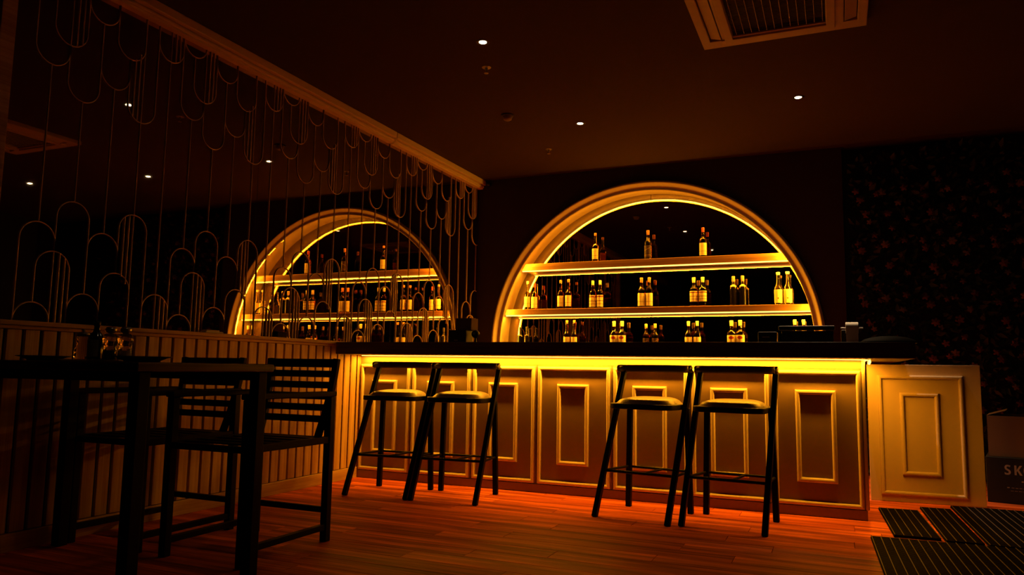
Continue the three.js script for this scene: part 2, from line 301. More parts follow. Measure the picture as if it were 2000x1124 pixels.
{
  const N = 24, R = 1.639, z = -0.024, t = thing('led_strip', 'glowing amber led strip bent round the inside of the arch', 'led strip');
  const sh = new THREE.Shape(), a0 = 0.02, a1 = Math.PI - 0.02; sh.absarc(AX, AY, R + 0.004, a0, a1, false); sh.absarc(AX, AY, R + 0.001, a1, a0, true);
  const g = new THREE.ExtrudeGeometry(sh, { depth: 0.018, bevelEnabled: false, curveSegments: 90 }); g.translate(0, 0, z); mesh('tape', g, M.led, t);
  const beads = []; for (let i = 0; i < 200; i++) { const a = 0.03 + (Math.PI - 0.06) * i / 199, b = box(0.005, 0.010, 0.006, 0, 0, 0, 0.001); b.rotateZ(a); b.translate(AX + (R - 0.002) * Math.cos(a), AY + (R - 0.002) * Math.sin(a), z + 0.008); beads.push(b); }
  mesh('beads', beads, M.ledBead, t).userData.kind = 'stuff';
  for (let i = 0; i < N; i++) { const a = Math.PI * (i + 0.5) / N; areaLight('arch_strip', Math.PI * R / N * 0.98, 0.016, L_ARCH, [AX + (R - 0.007) * Math.cos(a), AY + (R - 0.007) * Math.sin(a), z + 0.008], [-0.95 * Math.cos(a), -0.95 * Math.sin(a), -0.3], [-Math.sin(a), Math.cos(a), 0]); }
}
const SH = [[2.004, 2.078, 'upper'], [1.508, 1.571, 'middle']];
for (const [y0, y1, n] of SH) {
  const hw = Math.sqrt(R_SOF * R_SOF - (y1 - AY) ** 2) - 0.002, t = thing('shelf', `${n === 'upper' ? 'upper short' : 'lower long'} wooden bottle shelf across the arched niche`, 'shelf', [0, 0, 0], 0);
  const s = new THREE.Shape(), hb = Math.sqrt(R_SOF * R_SOF - (y0 - AY) ** 2) - 0.002; s.moveTo(AX - hb, y0); s.lineTo(AX + hb, y0); s.lineTo(AX + hw, y1); s.lineTo(AX - hw, y1); s.lineTo(AX - hb, y0);
  const g = new THREE.ExtrudeGeometry(s, { depth: DEPTH - 0.084, bevelEnabled: true, bevelThickness: 0.004, bevelSize: 0.004, bevelOffset: -0.004, bevelSegments: 2 }); g.translate(0, 0, -DEPTH + 0.005); boxUV(g); mesh('board', g, M.shelfWood, t);
  strip(`thin glowing led strip under the ${n === 'upper' ? 'upper short' : 'lower long'} bottle shelf`, [['profile', span(AX - hb + 0.012, AX + hb - 0.012, y0 - 0.013, y0 - 0.0006, -0.091, -0.081, 0.001)]]);
  areaLight('shelf_strip', 2 * hb - 0.03, 0.01, L_SHELF, [AX, y0 - 0.0142, -0.086], [0, -1, -0.0], [1, 0, 0]);
}
// ------------------------------------------------------------------ bottles
const canvasLabel = (bg, draw) => { const c = document.createElement('canvas'); c.width = 256; c.height = 256; const x = c.getContext('2d'); x.fillStyle = bg; x.fillRect(0, 0, 256, 256); draw?.(x); const t = new THREE.CanvasTexture(c); t.colorSpace = THREE.SRGBColorSpace; return t; };
const lab = {
  plain: mat([1, 1, 1], 0.55, { map: canvasLabel('#efe0bd', x => { x.fillStyle = '#7a4a22'; x.fillRect(0, 168, 256, 5); x.fillStyle = '#d8c091'; x.fillRect(60, 60, 136, 8); x.fillRect(80, 82, 96, 6); }) }),
  band: mat([1, 1, 1], 0.55, { map: canvasLabel('#efe0bd', x => { x.fillStyle = '#8a2b16'; x.fillRect(0, 20, 256, 26); x.fillStyle = '#6b3a18'; x.fillRect(0, 120, 256, 12); x.fillRect(0, 190, 256, 9); }) }),
  seal: mat([1, 1, 1], 0.55, { map: canvasLabel('#f0e2a8', x => { x.fillStyle = '#7a5618'; x.beginPath(); x.arc(128, 168, 17, 0, 7); x.fill(); }) }),
  red: mat([1, 1, 1], 0.55, { map: canvasLabel('#efdfbb', x => { x.fillStyle = '#a32b14'; x.beginPath(); x.ellipse(128, 60, 62, 36, 0, 0, 7); x.fill(); }) }),
  dark: mat([1, 1, 1], 0.55, { map: canvasLabel('#3a1d10', x => { x.fillStyle = '#b98a3c'; x.fillRect(0, 200, 256, 6); x.strokeStyle = '#b98a3c'; x.lineWidth = 6; x.beginPath(); x.moveTo(30, 110); x.lineTo(200, 50); x.stroke(); }) }),
};
const glassOf = (c, att, d) => phys(c, 0.04, { transmission: 1, thickness: 0.05, ior: 1.48, attenuationColor: new THREE.Color().setRGB(...att), attenuationDistance: d });
const G = {
  amber: glassOf([0.95, 0.8, 0.6], [0.45, 0.12, 0.015], 0.05), red: glassOf([0.9, 0.6, 0.4], [0.36, 0.05, 0.01], 0.045), clear: glassOf([0.98, 0.95, 0.9], [0.9, 0.75, 0.4], 0.2), gold: glassOf([0.98, 0.9, 0.7], [0.75, 0.42, 0.08], 0.06),
  black: phys([0.008, 0.006, 0.005], 0.08, {}), capCream: mat([0.8, 0.72, 0.5], 0.5), capOrange: mat([0.55, 0.2, 0.06], 0.45), capRed: mat([0.42, 0.05, 0.03], 0.4), cork: mat([0.6, 0.4, 0.22], 0.7), capBlack: mat([0.02, 0.015, 0.012], 0.4), goldFoil: mat([0.8, 0.55, 0.2], 0.35, { metalness: 0.7 }), capPale: mat([0.85, 0.82, 0.7], 0.45),
};
// kind: [body profile up to the neck top, glass, cap(from, to, radius, material), label(from, to, radius, material), collar?]
const SHAPES = {
  whisky: { p: [[0, 0.002], [0.033, 0.002], [0.0365, 0.006], [0.037, 0.012], [0.037, 0.165], [0.0355, 0.178], [0.029, 0.192], [0.019, 0.204], [0.0145, 0.216], [0.0135, 0.235], [0.0135, 0.268]], cap: [0.255, 0.305, 0.0158], label: [0.014, 0.142], r: 0.0376 },
  slim: { p: [[0, 0.002], [0.030, 0.002], [0.034, 0.006], [0.0345, 0.012], [0.0365, 0.155], [0.0355, 0.172], [0.029, 0.188], [0.018, 0.200], [0.0135, 0.215], [0.0125, 0.26], [0.0130, 0.296]], cap: [0.292, 0.325, 0.0145], label: [0.026, 0.145], r: 0.0362 },
  flared: { p: [[0, 0.002], [0.034, 0.002], [0.0375, 0.006], [0.038, 0.012], [0.0395, 0.15], [0.0375, 0.17], [0.0285, 0.186], [0.020, 0.205], [0.0165, 0.235], [0.0155, 0.275], [0.0175, 0.296]], cap: [0.294, 0.322, 0.0195], label: [0.018, 0.148], r: 0.0398 },
  squat: { p: [[0, 0.002], [0.036, 0.002], [0.0395, 0.006], [0.04, 0.012], [0.0395, 0.05], [0.042, 0.16], [0.0405, 0.178], [0.031, 0.194], [0.019, 0.204], [0.0150, 0.218], [0.0145, 0.262]], cap: [0.245, 0.300, 0.0178], label: [0.048, 0.156], r: 0.0424 },
  square: { p: [[0, 0.002], [0.033, 0.002], [0.036, 0.006], [0.0365, 0.012], [0.0365, 0.17], [0.034, 0.186], [0.024, 0.196], [0.0150, 0.204], [0.0140, 0.262]], cap: [0.24, 0.298, 0.0165], label: null, r: 0.037 },
};
const kinds = {};
function bottle(key, shape, glass, capM, labelM, label, pos, s = 1, collar = false, group) {
  if (!kinds[key]) {
    const S = SHAPES[shape], t = thing('bottle', label, 'bottle', pos, 0, group); kinds[key] = t;
    mesh('body', lathe([...S.p, [0, S.p[S.p.length - 1][1]]], 28), glass, t);
    const [a, b, r] = S.cap; mesh('cap', lathe([[0, a], [r * 0.86, a], [r * 0.9, a + 0.004], [r, b - 0.006], [r * 0.97, b - 0.001], [r * 0.8, b], [0, b]], 16), capM, t);
    if (labelM) { const [y0, y1] = S.label, g = new THREE.CylinderGeometry(S.r + 0.0008, (shape === 'slim' ? S.r - 0.0006 : shape === 'flared' ? S.r - 0.0012 : shape === 'squat' ? S.r - 0.0018 : S.r) + 0.0008, y1 - y0, 20, 1, true, -1.25, 2.5); g.translate(0, (y0 + y1) / 2, 0); const m = mesh('label', g, labelM, t); m.material.side = THREE.DoubleSide; }
    if (collar) mesh('collar', lathe([[0.0145, 0.19], [0.031, 0.186], [0.0345, 0.189], [0.031, 0.198], [0.018, 0.208], [0.0148, 0.214]], 20), G.goldFoil, t);
    t.scale.setScalar(s); t.position.set(...pos); return t;
  }
  const c = copyOf(kinds[key], label, pos, 0, group); c.scale.setScalar(s); return c;
}
const ZB0 = -0.13, y1 = 2.0785, y2 = 1.5715, y3 = 1.1155, gTop = 'bottles on the upper shelf', gMid = 'bottles on the lower shelf', gLow = 'bottles along the niche sill';
bottle('r1a', 'slim', G.gold, G.capOrange, lab.plain, 'slim bottle with orange-brown cap, leftmost of the three on the upper shelf', [1.322, y1, ZB0], 0.97, false, gTop);
bottle('r1b', 'whisky', G.amber, G.capOrange, lab.dark, 'bottle with a dark gold-streaked label, middle of the three on the upper shelf', [1.9, y1, ZB0], 1.02, false, gTop);
bottle('r1c', 'whisky', G.amber, G.capRed, lab.plain, 'bottle with red cap and cream label, rightmost on the upper shelf', [2.471, y1, ZB0], 1.0, false, gTop);
bottle('m1', 'slim', G.gold, G.capPale, lab.plain, 'slim pale-capped bottle nearest the left end of the lower shelf', [0.532, y2, ZB0], 0.98, false, gMid);
bottle('m1b', 'whisky', G.amber, G.capRed, lab.plain, 'red-capped bottle second from the left end of the lower shelf', [0.618, y2, ZB0], 0.97, false, gMid);
bottle('m2', 'slim', G.amber, G.capOrange, lab.plain, 'left bottle of the brown-capped pair, second group on the lower shelf', [0.927, y2, ZB0], 0.98, false, gMid);
bottle('m2', 'slim', G.amber, G.capOrange, lab.plain, 'right bottle of the brown-capped pair, second group on the lower shelf', [1.017, y2, ZB0], 1.0, false, gMid);
bottle('m3', 'whisky', G.red, G.capCream, lab.band, 'left bottle of the pair with striped labels, third group on the lower shelf', [1.295, y2, ZB0], 0.985, false, gMid);
bottle('m3', 'whisky', G.red, G.capCream, lab.band, 'right bottle of the pair with striped labels, third group on the lower shelf', [1.377, y2, ZB0], 0.99, false, gMid);
bottle('m4', 'whisky', G.red, G.capOrange, lab.plain, 'left bottle of the orange-capped pair by the mirror seam, lower shelf', [1.829, y2, ZB0], 1.03, false, gMid);
bottle('m4', 'whisky', G.red, G.capOrange, lab.plain, 'right bottle of the orange-capped pair by the mirror seam, lower shelf', [1.911, y2, ZB0], 1.035, false, gMid);
bottle('m5', 'squat', G.amber, G.capCream, lab.band, 'left bottle of the wide pair with cream caps, fifth group on the lower shelf', [2.372, y2, ZB0], 0.995, false, gMid);
bottle('m5', 'squat', G.amber, G.capCream, lab.band, 'right bottle of the wide pair with cream caps, fifth group on the lower shelf', [2.461, y2, ZB0], 1.0, false, gMid);
bottle('m6', 'square', G.black, G.cork, null, 'left of two black bottles with gold collars on the lower shelf', [2.763, y2, ZB0], 1.0, true, gMid);
bottle('m6', 'square', G.black, G.cork, null, 'right of two black bottles with gold collars on the lower shelf', [2.852, y2, ZB0], 1.005, true, gMid);
bottle('m7', 'flared', G.clear, G.capPale, lab.seal, 'left of two flared clear bottles with yellow labels, right end of the lower shelf', [3.188, y2, ZB0], 1.0, false, gMid);
bottle('m7', 'flared', G.clear, G.capPale, lab.seal, 'right of two flared clear bottles with yellow labels, right end of the lower shelf', [3.276, y2, ZB0], 1.015, false, gMid);
bottle('l1', 'square', G.black, G.capBlack, null, 'left of two short black bottles at the left end of the niche sill', [0.452, y3, ZB0], 0.87, false, gLow);
bottle('l1', 'square', G.black, G.capBlack, null, 'right of two short black bottles at the left end of the niche sill', [0.532, y3, ZB0], 0.88, false, gLow);
bottle('l2', 'slim', G.red, G.capOrange, lab.plain, 'left bottle of the orange-capped pair, second group along the niche sill', [1.003, y3, ZB0], 1.015, false, gLow);
bottle('l2', 'slim', G.red, G.capOrange, lab.plain, 'right bottle of the orange-capped pair, second group along the niche sill', [1.086, y3, ZB0], 1.015, false, gLow);
bottle('l3', 'squat', G.amber, G.capCream, lab.red, 'left bottle of the pair with red spots, third group along the niche sill', [1.532, y3, ZB0], 1.045, false, gLow);
bottle('l3', 'squat', G.amber, G.capCream, lab.red, 'right bottle of the pair with red spots, third group along the niche sill', [1.619, y3, ZB0], 1.05, false, gLow);
bottle('l4', 'whisky', G.red, G.cork, lab.dark, 'left bottle of the corked dark pair by the mirror seam, niche sill', [1.876, y3, ZB0], 0.925, false, gLow);
bottle('l4', 'whisky', G.red, G.cork, lab.dark, 'right bottle of the corked dark pair by the mirror seam, niche sill', [1.972, y3, ZB0], 0.93, false, gLow);
bottle('l5', 'whisky', G.amber, G.capCream, lab.plain, 'left bottle of the cream-capped pair, fifth group along the niche sill', [2.314, y3, ZB0], 1.0, false, gLow);
bottle('l5', 'whisky', G.amber, G.capCream, lab.plain, 'right bottle of the cream-capped pair, fifth group along the niche sill', [2.402, y3, ZB0], 1.005, false, gLow);
bottle('l3', 'squat', G.amber, G.capCream, lab.red, 'left bottle of the pair with red spots, sixth group along the niche sill', [2.738, y3, ZB0], 1.03, false, gLow);
bottle('l3', 'squat', G.amber, G.capCream, lab.red, 'right bottle of the pair with red spots, sixth group along the niche sill', [2.822, y3, ZB0], 1.035, false, gLow);
bottle('l5', 'whisky', G.amber, G.capCream, lab.plain, 'left of two pale caps showing above the black till screen', [3.331, y3, ZB0], 1.015, false, gLow);
bottle('l5', 'whisky', G.amber, G.capCream, lab.plain, 'right of two pale caps showing above the black till screen', [3.41, y3, ZB0], 1.015, false, gLow);
// ------------------------------------------------------------------ bar stools
function makeStool(label) {
  const t = thing('bar_stool', label, 'bar stool', [0, 0, 0], 0, 'bar stools along the bar');
  for (const s of [-1, 1]) {
    mesh('slanted_leg', bar(V(s * 0.238, 0, 0.255), V(s * 0.236, 0.915, -0.192), 0.033, 0.034), M.blackMetal, t);
    mesh('leg', bar(V(s * 0.216, 0, -0.212), V(s * 0.2, 0.672, -0.205), 0.036, 0.032), M.blackMetal, t);
  }
  const seatShape = (w, d, r) => { const q = new THREE.Shape(); q.moveTo(-w / 2 + r, -d / 2); q.lineTo(w / 2 - r, -d / 2); q.quadraticCurveTo(w / 2, -d / 2, w / 2, -d / 2 + r); q.lineTo(w / 2, d / 2 - r); q.quadraticCurveTo(w / 2, d / 2, w / 2 - r, d / 2); q.lineTo(-w / 2 + r, d / 2); q.quadraticCurveTo(-w / 2, d / 2, -w / 2, d / 2 - r); q.lineTo(-w / 2, -d / 2 + r); q.quadraticCurveTo(-w / 2, -d / 2, -w / 2 + r, -d / 2); return q; };
  const rim = new THREE.ExtrudeGeometry(seatShape(0.435, 0.4, 0.1), { depth: 0.024, bevelEnabled: true, bevelThickness: 0.005, bevelSize: 0.005, bevelOffset: -0.005, bevelSegments: 2, curveSegments: 10 }); rim.rotateX(-Math.PI / 2); rim.translate(0, 0.671, -0.062); mesh('seat_frame', boxUV(rim), M.blackMetal, t);
  { // upholstered pad, fuller at the bar side and dished in the middle
    const N = 36, K = 9, pos = [], idx = [];
    for (let k = 0; k <= K; k++) for (let i = 0; i < N; i++) {
      const a = i / N * Math.PI * 2, f = k / K, q = 1 - Math.pow(f, 5), ex = 3.2, cx = Math.sign(Math.cos(a)) * Math.pow(Math.abs(Math.cos(a)), 2 / ex), sz = Math.sign(Math.sin(a)) * Math.pow(Math.abs(Math.sin(a)), 2 / ex);
      const x = cx * 0.198 * f, z = sz * 0.182 * f, y = 0.7 + 0.034 * Math.pow(q, 0.55) + 0.008 * (f > 0.3 && f < 0.95 ? Math.sin((f - 0.3) / 0.65 * Math.PI) : 0) * (0.6 - 0.6 * sz);
      pos.push(x, k === K ? 0.7005 : y, z - 0.062);
    }
    for (let k = 0; k < K; k++) for (let i = 0; i < N; i++) { const a = k * N + i, b = k * N + (i + 1) % N; idx.push(a, b, a + N, b, b + N, a + N); }
    const g = new THREE.BufferGeometry(); g.setAttribute('position', new THREE.Float32BufferAttribute(pos, 3)); g.setIndex(idx); g.computeVertexNormals(); boxUV(g); mesh('seat', g, M.leather, t);
  }
  { // curved backrest band
    const c = new THREE.CatmullRomCurve3([V(-0.25, 0.925, -0.1), V(-0.242, 0.925, -0.165), V(-0.195, 0.925, -0.205), V(-0.1, 0.926, -0.224), V(0, 0.926, -0.23), V(0.1, 0.926, -0.224), V(0.195, 0.925, -0.205), V(0.242, 0.925, -0.165), V(0.25, 0.925, -0.1)]);
    const N = 48, K = 14, pos = [], idx = [];
    for (let i = 0; i <= N; i++) {
      const p = c.getPointAt(i / N), d = c.getTangentAt(i / N), n = V(d.z, 0, -d.x).normalize(), e = Math.min(i, N - i), q = e < 3 ? Math.sqrt(1 - (1 - e / 3) ** 2) : 1;
      for (let k = 0; k < K; k++) { const t = k / K * Math.PI * 2, h = Math.sign(Math.sin(t)) * Math.pow(Math.abs(Math.sin(t)), 0.7) * 0.025 * q, w = Math.sign(Math.cos(t)) * Math.pow(Math.abs(Math.cos(t)), 0.7) * 0.0125 * Math.max(q, 0.02); pos.push(p.x + n.x * w, p.y + h, p.z + n.z * w); }
    }
    for (let i = 0; i < N; i++) for (let k = 0; k < K; k++) { const a = i * K + k, b = i * K + (k + 1) % K; idx.push(a, b, a + K, b, b + K, a + K); }
    const g = new THREE.BufferGeometry(); g.setAttribute('position', new THREE.Float32BufferAttribute(pos, 3)); g.setIndex(idx); g.computeVertexNormals(); mesh('backrest', boxUV(g), M.backrest, t);
  }
  const zf = 0.122, y = 0.272;
  mesh('footrest', rod(V(-0.237, y, zf), V(0.237, y, zf), 0.0095, 10), M.blackMetal, t);
  mesh('stretcher', rod(V(-0.211, y - 0.006, -0.209), V(0.211, y - 0.006, -0.209), 0.0085, 10), M.blackMetal, t);
  for (const s of [-1, 1]) mesh('stretcher', rod(V(s * 0.236, y, zf), V(s * 0.211, y - 0.006, -0.209), 0.0085, 10), M.blackMetal, t);
  mesh('stretcher', rod(V(0.03, y, zf), V(0.03, y - 0.006, -0.209), 0.008, 10), M.blackMetal, t);
  return t;
}
{
  const s = makeStool('black bar stool with leather seat at the left end of the bar'); s.position.set(0.68, 0, 2.8); s.rotation.y = 0.085;
  copyOf(s, 'black bar stool second from the left, its leg crossing that of the leftmost stool', [1.196, 0, 2.76], 0.085);
  copyOf(s, 'black bar stool left of the right-hand pair, before the fifth panel', [2.555, 0, 2.765], -0.165);
  copyOf(s, 'black bar stool at the right end of the row, before the sixth panel', [3.087, 0, 2.79], -0.11);
}
// ------------------------------------------------------------------ panelled flap door beyond the bar
{
  const t = thing('panel_door', 'cream panelled bar flap door standing open beyond the right end of the bar', 'door', [4.258, 0, 1.402], 0.06);
  mesh('leaf', box(0.728, 0.983, 0.03, 0, 0.4925, -0.015, 0.002), M.flap, t);
  const o = mesh('outer_moulding', frame(0.548, 0.858, 0.028, 0.022, 0.0125), M.flap, t); o.position.set(-0.022, 0.478, 0);
  const i = mesh('inner_moulding', frame(0.25, 0.588, 0.028, 0.022, 0.0125), M.flap, t); i.position.set(-0.028, 0.487, 0);
}
// ------------------------------------------------------------------ things on the bar top
{
  const t = thing('till_screen', 'black till screen seen from behind on the bar top', 'monitor', [3.512, YT, 2.2]);
  const s = new THREE.Shape(); s.moveTo(-0.155, 0.0); s.lineTo(0.163, 0.0); s.lineTo(0.168, 0.092); s.lineTo(-0.158, 0.092);
  const g = new THREE.ExtrudeGeometry(s, { depth: 0.1, bevelEnabled: true, bevelSize: 0.006, bevelThickness: 0.006, bevelOffset: -0.006, bevelSegments: 2 }); g.translate(0, 0.0, -0.09); mesh('housing', boxUV(g), M.blackPlastic, t);
  mesh('screen_edge', box(0.352, 0.03, 0.012, 0, 0.112, 0.0, 0.005), M.blackPlastic, t);
}
{
  const t = thing('card_terminal', 'low black box with a thin bright handle left of the till screen', 'box', [3.268, YT, 2.21]);
  mesh('case', box(0.12, 0.085, 0.12, 0, 0.0425, 0, 0.006), M.blackPlastic, t); mesh('handle', box(0.045, 0.005, 0.008, -0.01, 0.05, 0.064, 0.002), M.steel, t);
}
{
  const t = thing('paper_roll_holder', 'black paper roll holder with a pale sheet hanging, right of the till', 'paper holder', [3.79, YT, 2.2]);
  mesh('stand', box(0.042, 0.1, 0.07, -0.045, 0.05, -0.06, 0.005), M.blackPlastic, t);
  mesh('spindle', rod(V(-0.067, 0.11, 0), V(0.067, 0.11, 0), 0.005, 10), M.steel, t);
  mesh('roll', rod(V(-0.038, 0.11, 0), V(0.038, 0.11, 0), 0.036, 24), M.paper, t);
  const pts = []; for (let i = 0; i <= 10; i++) { const a = Math.PI / 2 - i / 10 * Math.PI / 2; pts.push([0.0385 * Math.cos(a), 0.11 + 0.0385 * Math.sin(a)]); } pts.push([0.034, 0.06], [0.026, 0.002]);
  const sh = new THREE.Shape(); pts.forEach(([z, y], i) => i ? sh.lineTo(z, y) : sh.moveTo(z, y)); pts.slice().reverse().forEach(([z, y]) => sh.lineTo(z - 0.001, y - 0.0008));
  const g = new THREE.ExtrudeGeometry(sh, { depth: 0.072, bevelEnabled: false }); g.translate(0, 0, -0.036); g.rotateY(-Math.PI / 2); mesh('sheet', boxUV(g), M.paper, t);
}
{
  const t = thing('tray_lid', 'shallow domed black tray lid on the right end of the bar top', 'lid', [3.993, YT, 2.36]);
  const g = lathe([[0.001, 0.05], [0.05, 0.048], [0.1, 0.041], [0.14, 0.029], [0.16, 0.016], [0.163, 0.011], [0.155, 0.006], [0.14, 0.004], [0, 0.004]].reverse(), 40); g.scale(0.98, 1, 0.7); mesh('dome', g, M.rubber, t);
  mesh('rim', new THREE.TorusGeometry(0.158, 0.005, 8, 48).rotateX(Math.PI / 2).scale(0.98, 1, 0.7).translate(0, 0.0085, 0), M.blackPlastic, t);
}
{
  const t = thing('black_box', 'small black box with a bright mark at the left end of the bar', 'box', [0.912, YT, 2.2]);
  mesh('case', box(0.156, 0.113, 0.13, 0, 0.0565, 0, 0.005), M.blackPlastic, t); mesh('clasp', box(0.032, 0.01, 0.004, -0.01, 0.03, 0.067, 0.0015), M.steel, t);
  const b = thing('carton', 'brown cardboard carton stacked on the small black box', 'carton', [0.957, YT + 0.1135, 2.19]);
  mesh('case', box(0.142, 0.094, 0.12, 0, 0.047, 0, 0.002), M.cardboard, b); mesh('tape', box(0.143, 0.003, 0.03, 0, 0.0945, 0, 0.001), mat([0.42, 0.3, 0.18], 0.4), b);
  const c = thing('webcam', 'small round black gadget beside the box at the left end of the bar', 'gadget', [1.042, YT, 2.2]);
  mesh('foot', lathe([[0, 0], [0.026, 0], [0.028, 0.006], [0.012, 0.014], [0.008, 0.05], [0, 0.05]], 20), M.blackPlastic, c); const h = new THREE.SphereGeometry(0.033, 20, 14); h.translate(0, 0.082, 0); mesh('head', h, M.blackPlastic, c); mesh('eye', rod(V(0, 0.084, 0.028), V(0.004, 0.085, 0.036), 0.011, 14), M.steel, c);
}
{ const t = thing('folded_cloth', 'small pale folded cloth lying on the left wall ledge', 'cloth', [0.004, 1.1085, 3.93], 0); mesh('fold', box(0.05, 0.01, 0.15, 0, 0.005, 0, 0.004), M.cream, t); mesh('fold', box(0.044, 0.008, 0.11, 0.002, 0.0145, 0.012, 0.004), M.cream, t); }
// ------------------------------------------------------------------ table, chairs and what stands on the table
{
  const t = thing('high_table', 'dark high dining table with square legs at the lower left', 'table', [0.715, 0, 5.26]);
  mesh('tabletop', span(-0.655, 0.655, 0.878, 0.914, -0.36, 0.36, 0.006), M.tableWood, t);
  for (const x of [-0.6, 0.612]) for (const z of [-0.31, 0.31]) mesh('leg', span(x - 0.026, x + 0.026, 0, 0.8775, z - 0.026, z + 0.026, 0.004), M.blackMetal, t);
  for (const z of [-0.31, 0.31]) mesh('apron', span(-0.573, 0.585, 0.84, 0.8775, z - 0.012, z + 0.012), M.blackMetal, t);
}
function makeChair(label) {
  const t = thing('slatted_armchair', label, 'chair', [0, 0, 0], 0, 'slatted armchairs at the high table'), m = M.blackMetal;
  for (const s of [-1, 1]) {
    mesh('leg', span(s * 0.235 - 0.02, s * 0.235 + 0.02, 0, 0.748, -0.32, -0.28, 0.004), m, t);
    mesh('leg', span(s * 0.235 - 0.02, s * 0.235 + 0.02, 0, 0.748, 0.28, 0.32, 0.004), m, t);
    mesh('armrest', span(s * 0.235 - 0.025, s * 0.235 + 0.025, 0.7485, 0.776, -0.325, 0.33, 0.006), m, t);
    mesh('stretcher', span(s * 0.235 - 0.014, s * 0.235 + 0.014, 0.06, 0.09, -0.2795, 0.2795, 0.003), m, t);
    mesh('seat_rail', span(s * 0.235 - 0.016, s * 0.235 + 0.016, 0.505, 0.54, -0.2795, 0.2795, 0.003), m, t);
  }
  const back = (f) => V(0, 0.53 + 0.415 * f, -0.255 - 0.1 * f - 0.02 * Math.sin(f * 3.1));
  const b = mesh('backrest', [-1, 1].map(s => merge([0, 1, 2, 3].map(i => { const p = back(i / 4), q = back((i + 1) / 4); return bar(V(s * (0.195 + 0.03 * i / 4), p.y, p.z), V(s * (0.195 + 0.03 * (i + 1) / 4), q.y + 0.004, q.z), 0.034, 0.028); }))), m, t);
  for (let i = 0; i < 6; i++) { const f = i === 5 ? 0.95 : 0.235 + i * 0.1435, p = back(f), w = 0.4 + 0.06 * f, g = box(w, i === 5 ? 0.046 : 0.036, 0.014, 0, 0, 0, 0.003); g.rotateX(-0.25); g.translate(0, p.y, p.z); mesh('slat', g, m, b); }
  mesh('seat_rail', span(-0.219, 0.219, 0.505, 0.535, -0.315, -0.285, 0.003), m, t);
  mesh('seat_rail', span(-0.219, 0.219, 0.505, 0.535, 0.285, 0.315, 0.003), m, t);
  for (let i = 0; i < 5; i++) mesh('seat_slat', span(-0.217, 0.217, 0.53, 0.538, -0.24 + i * 0.105, -0.185 + i * 0.105, 0.003), m, t);
  mesh('stretcher', span(-0.2145, 0.2145, 0.145, 0.175, -0.313, -0.287, 0.003), m, t);
  return t;
}
{
  const c = makeChair('black slatted metal armchair at the right end of the high table'); c.position.set(0.977, 0, 4.572);
  copyOf(c, 'black slatted metal armchair left of the other, its back half hidden by the table', [0.335, 0, 4.585]);
}
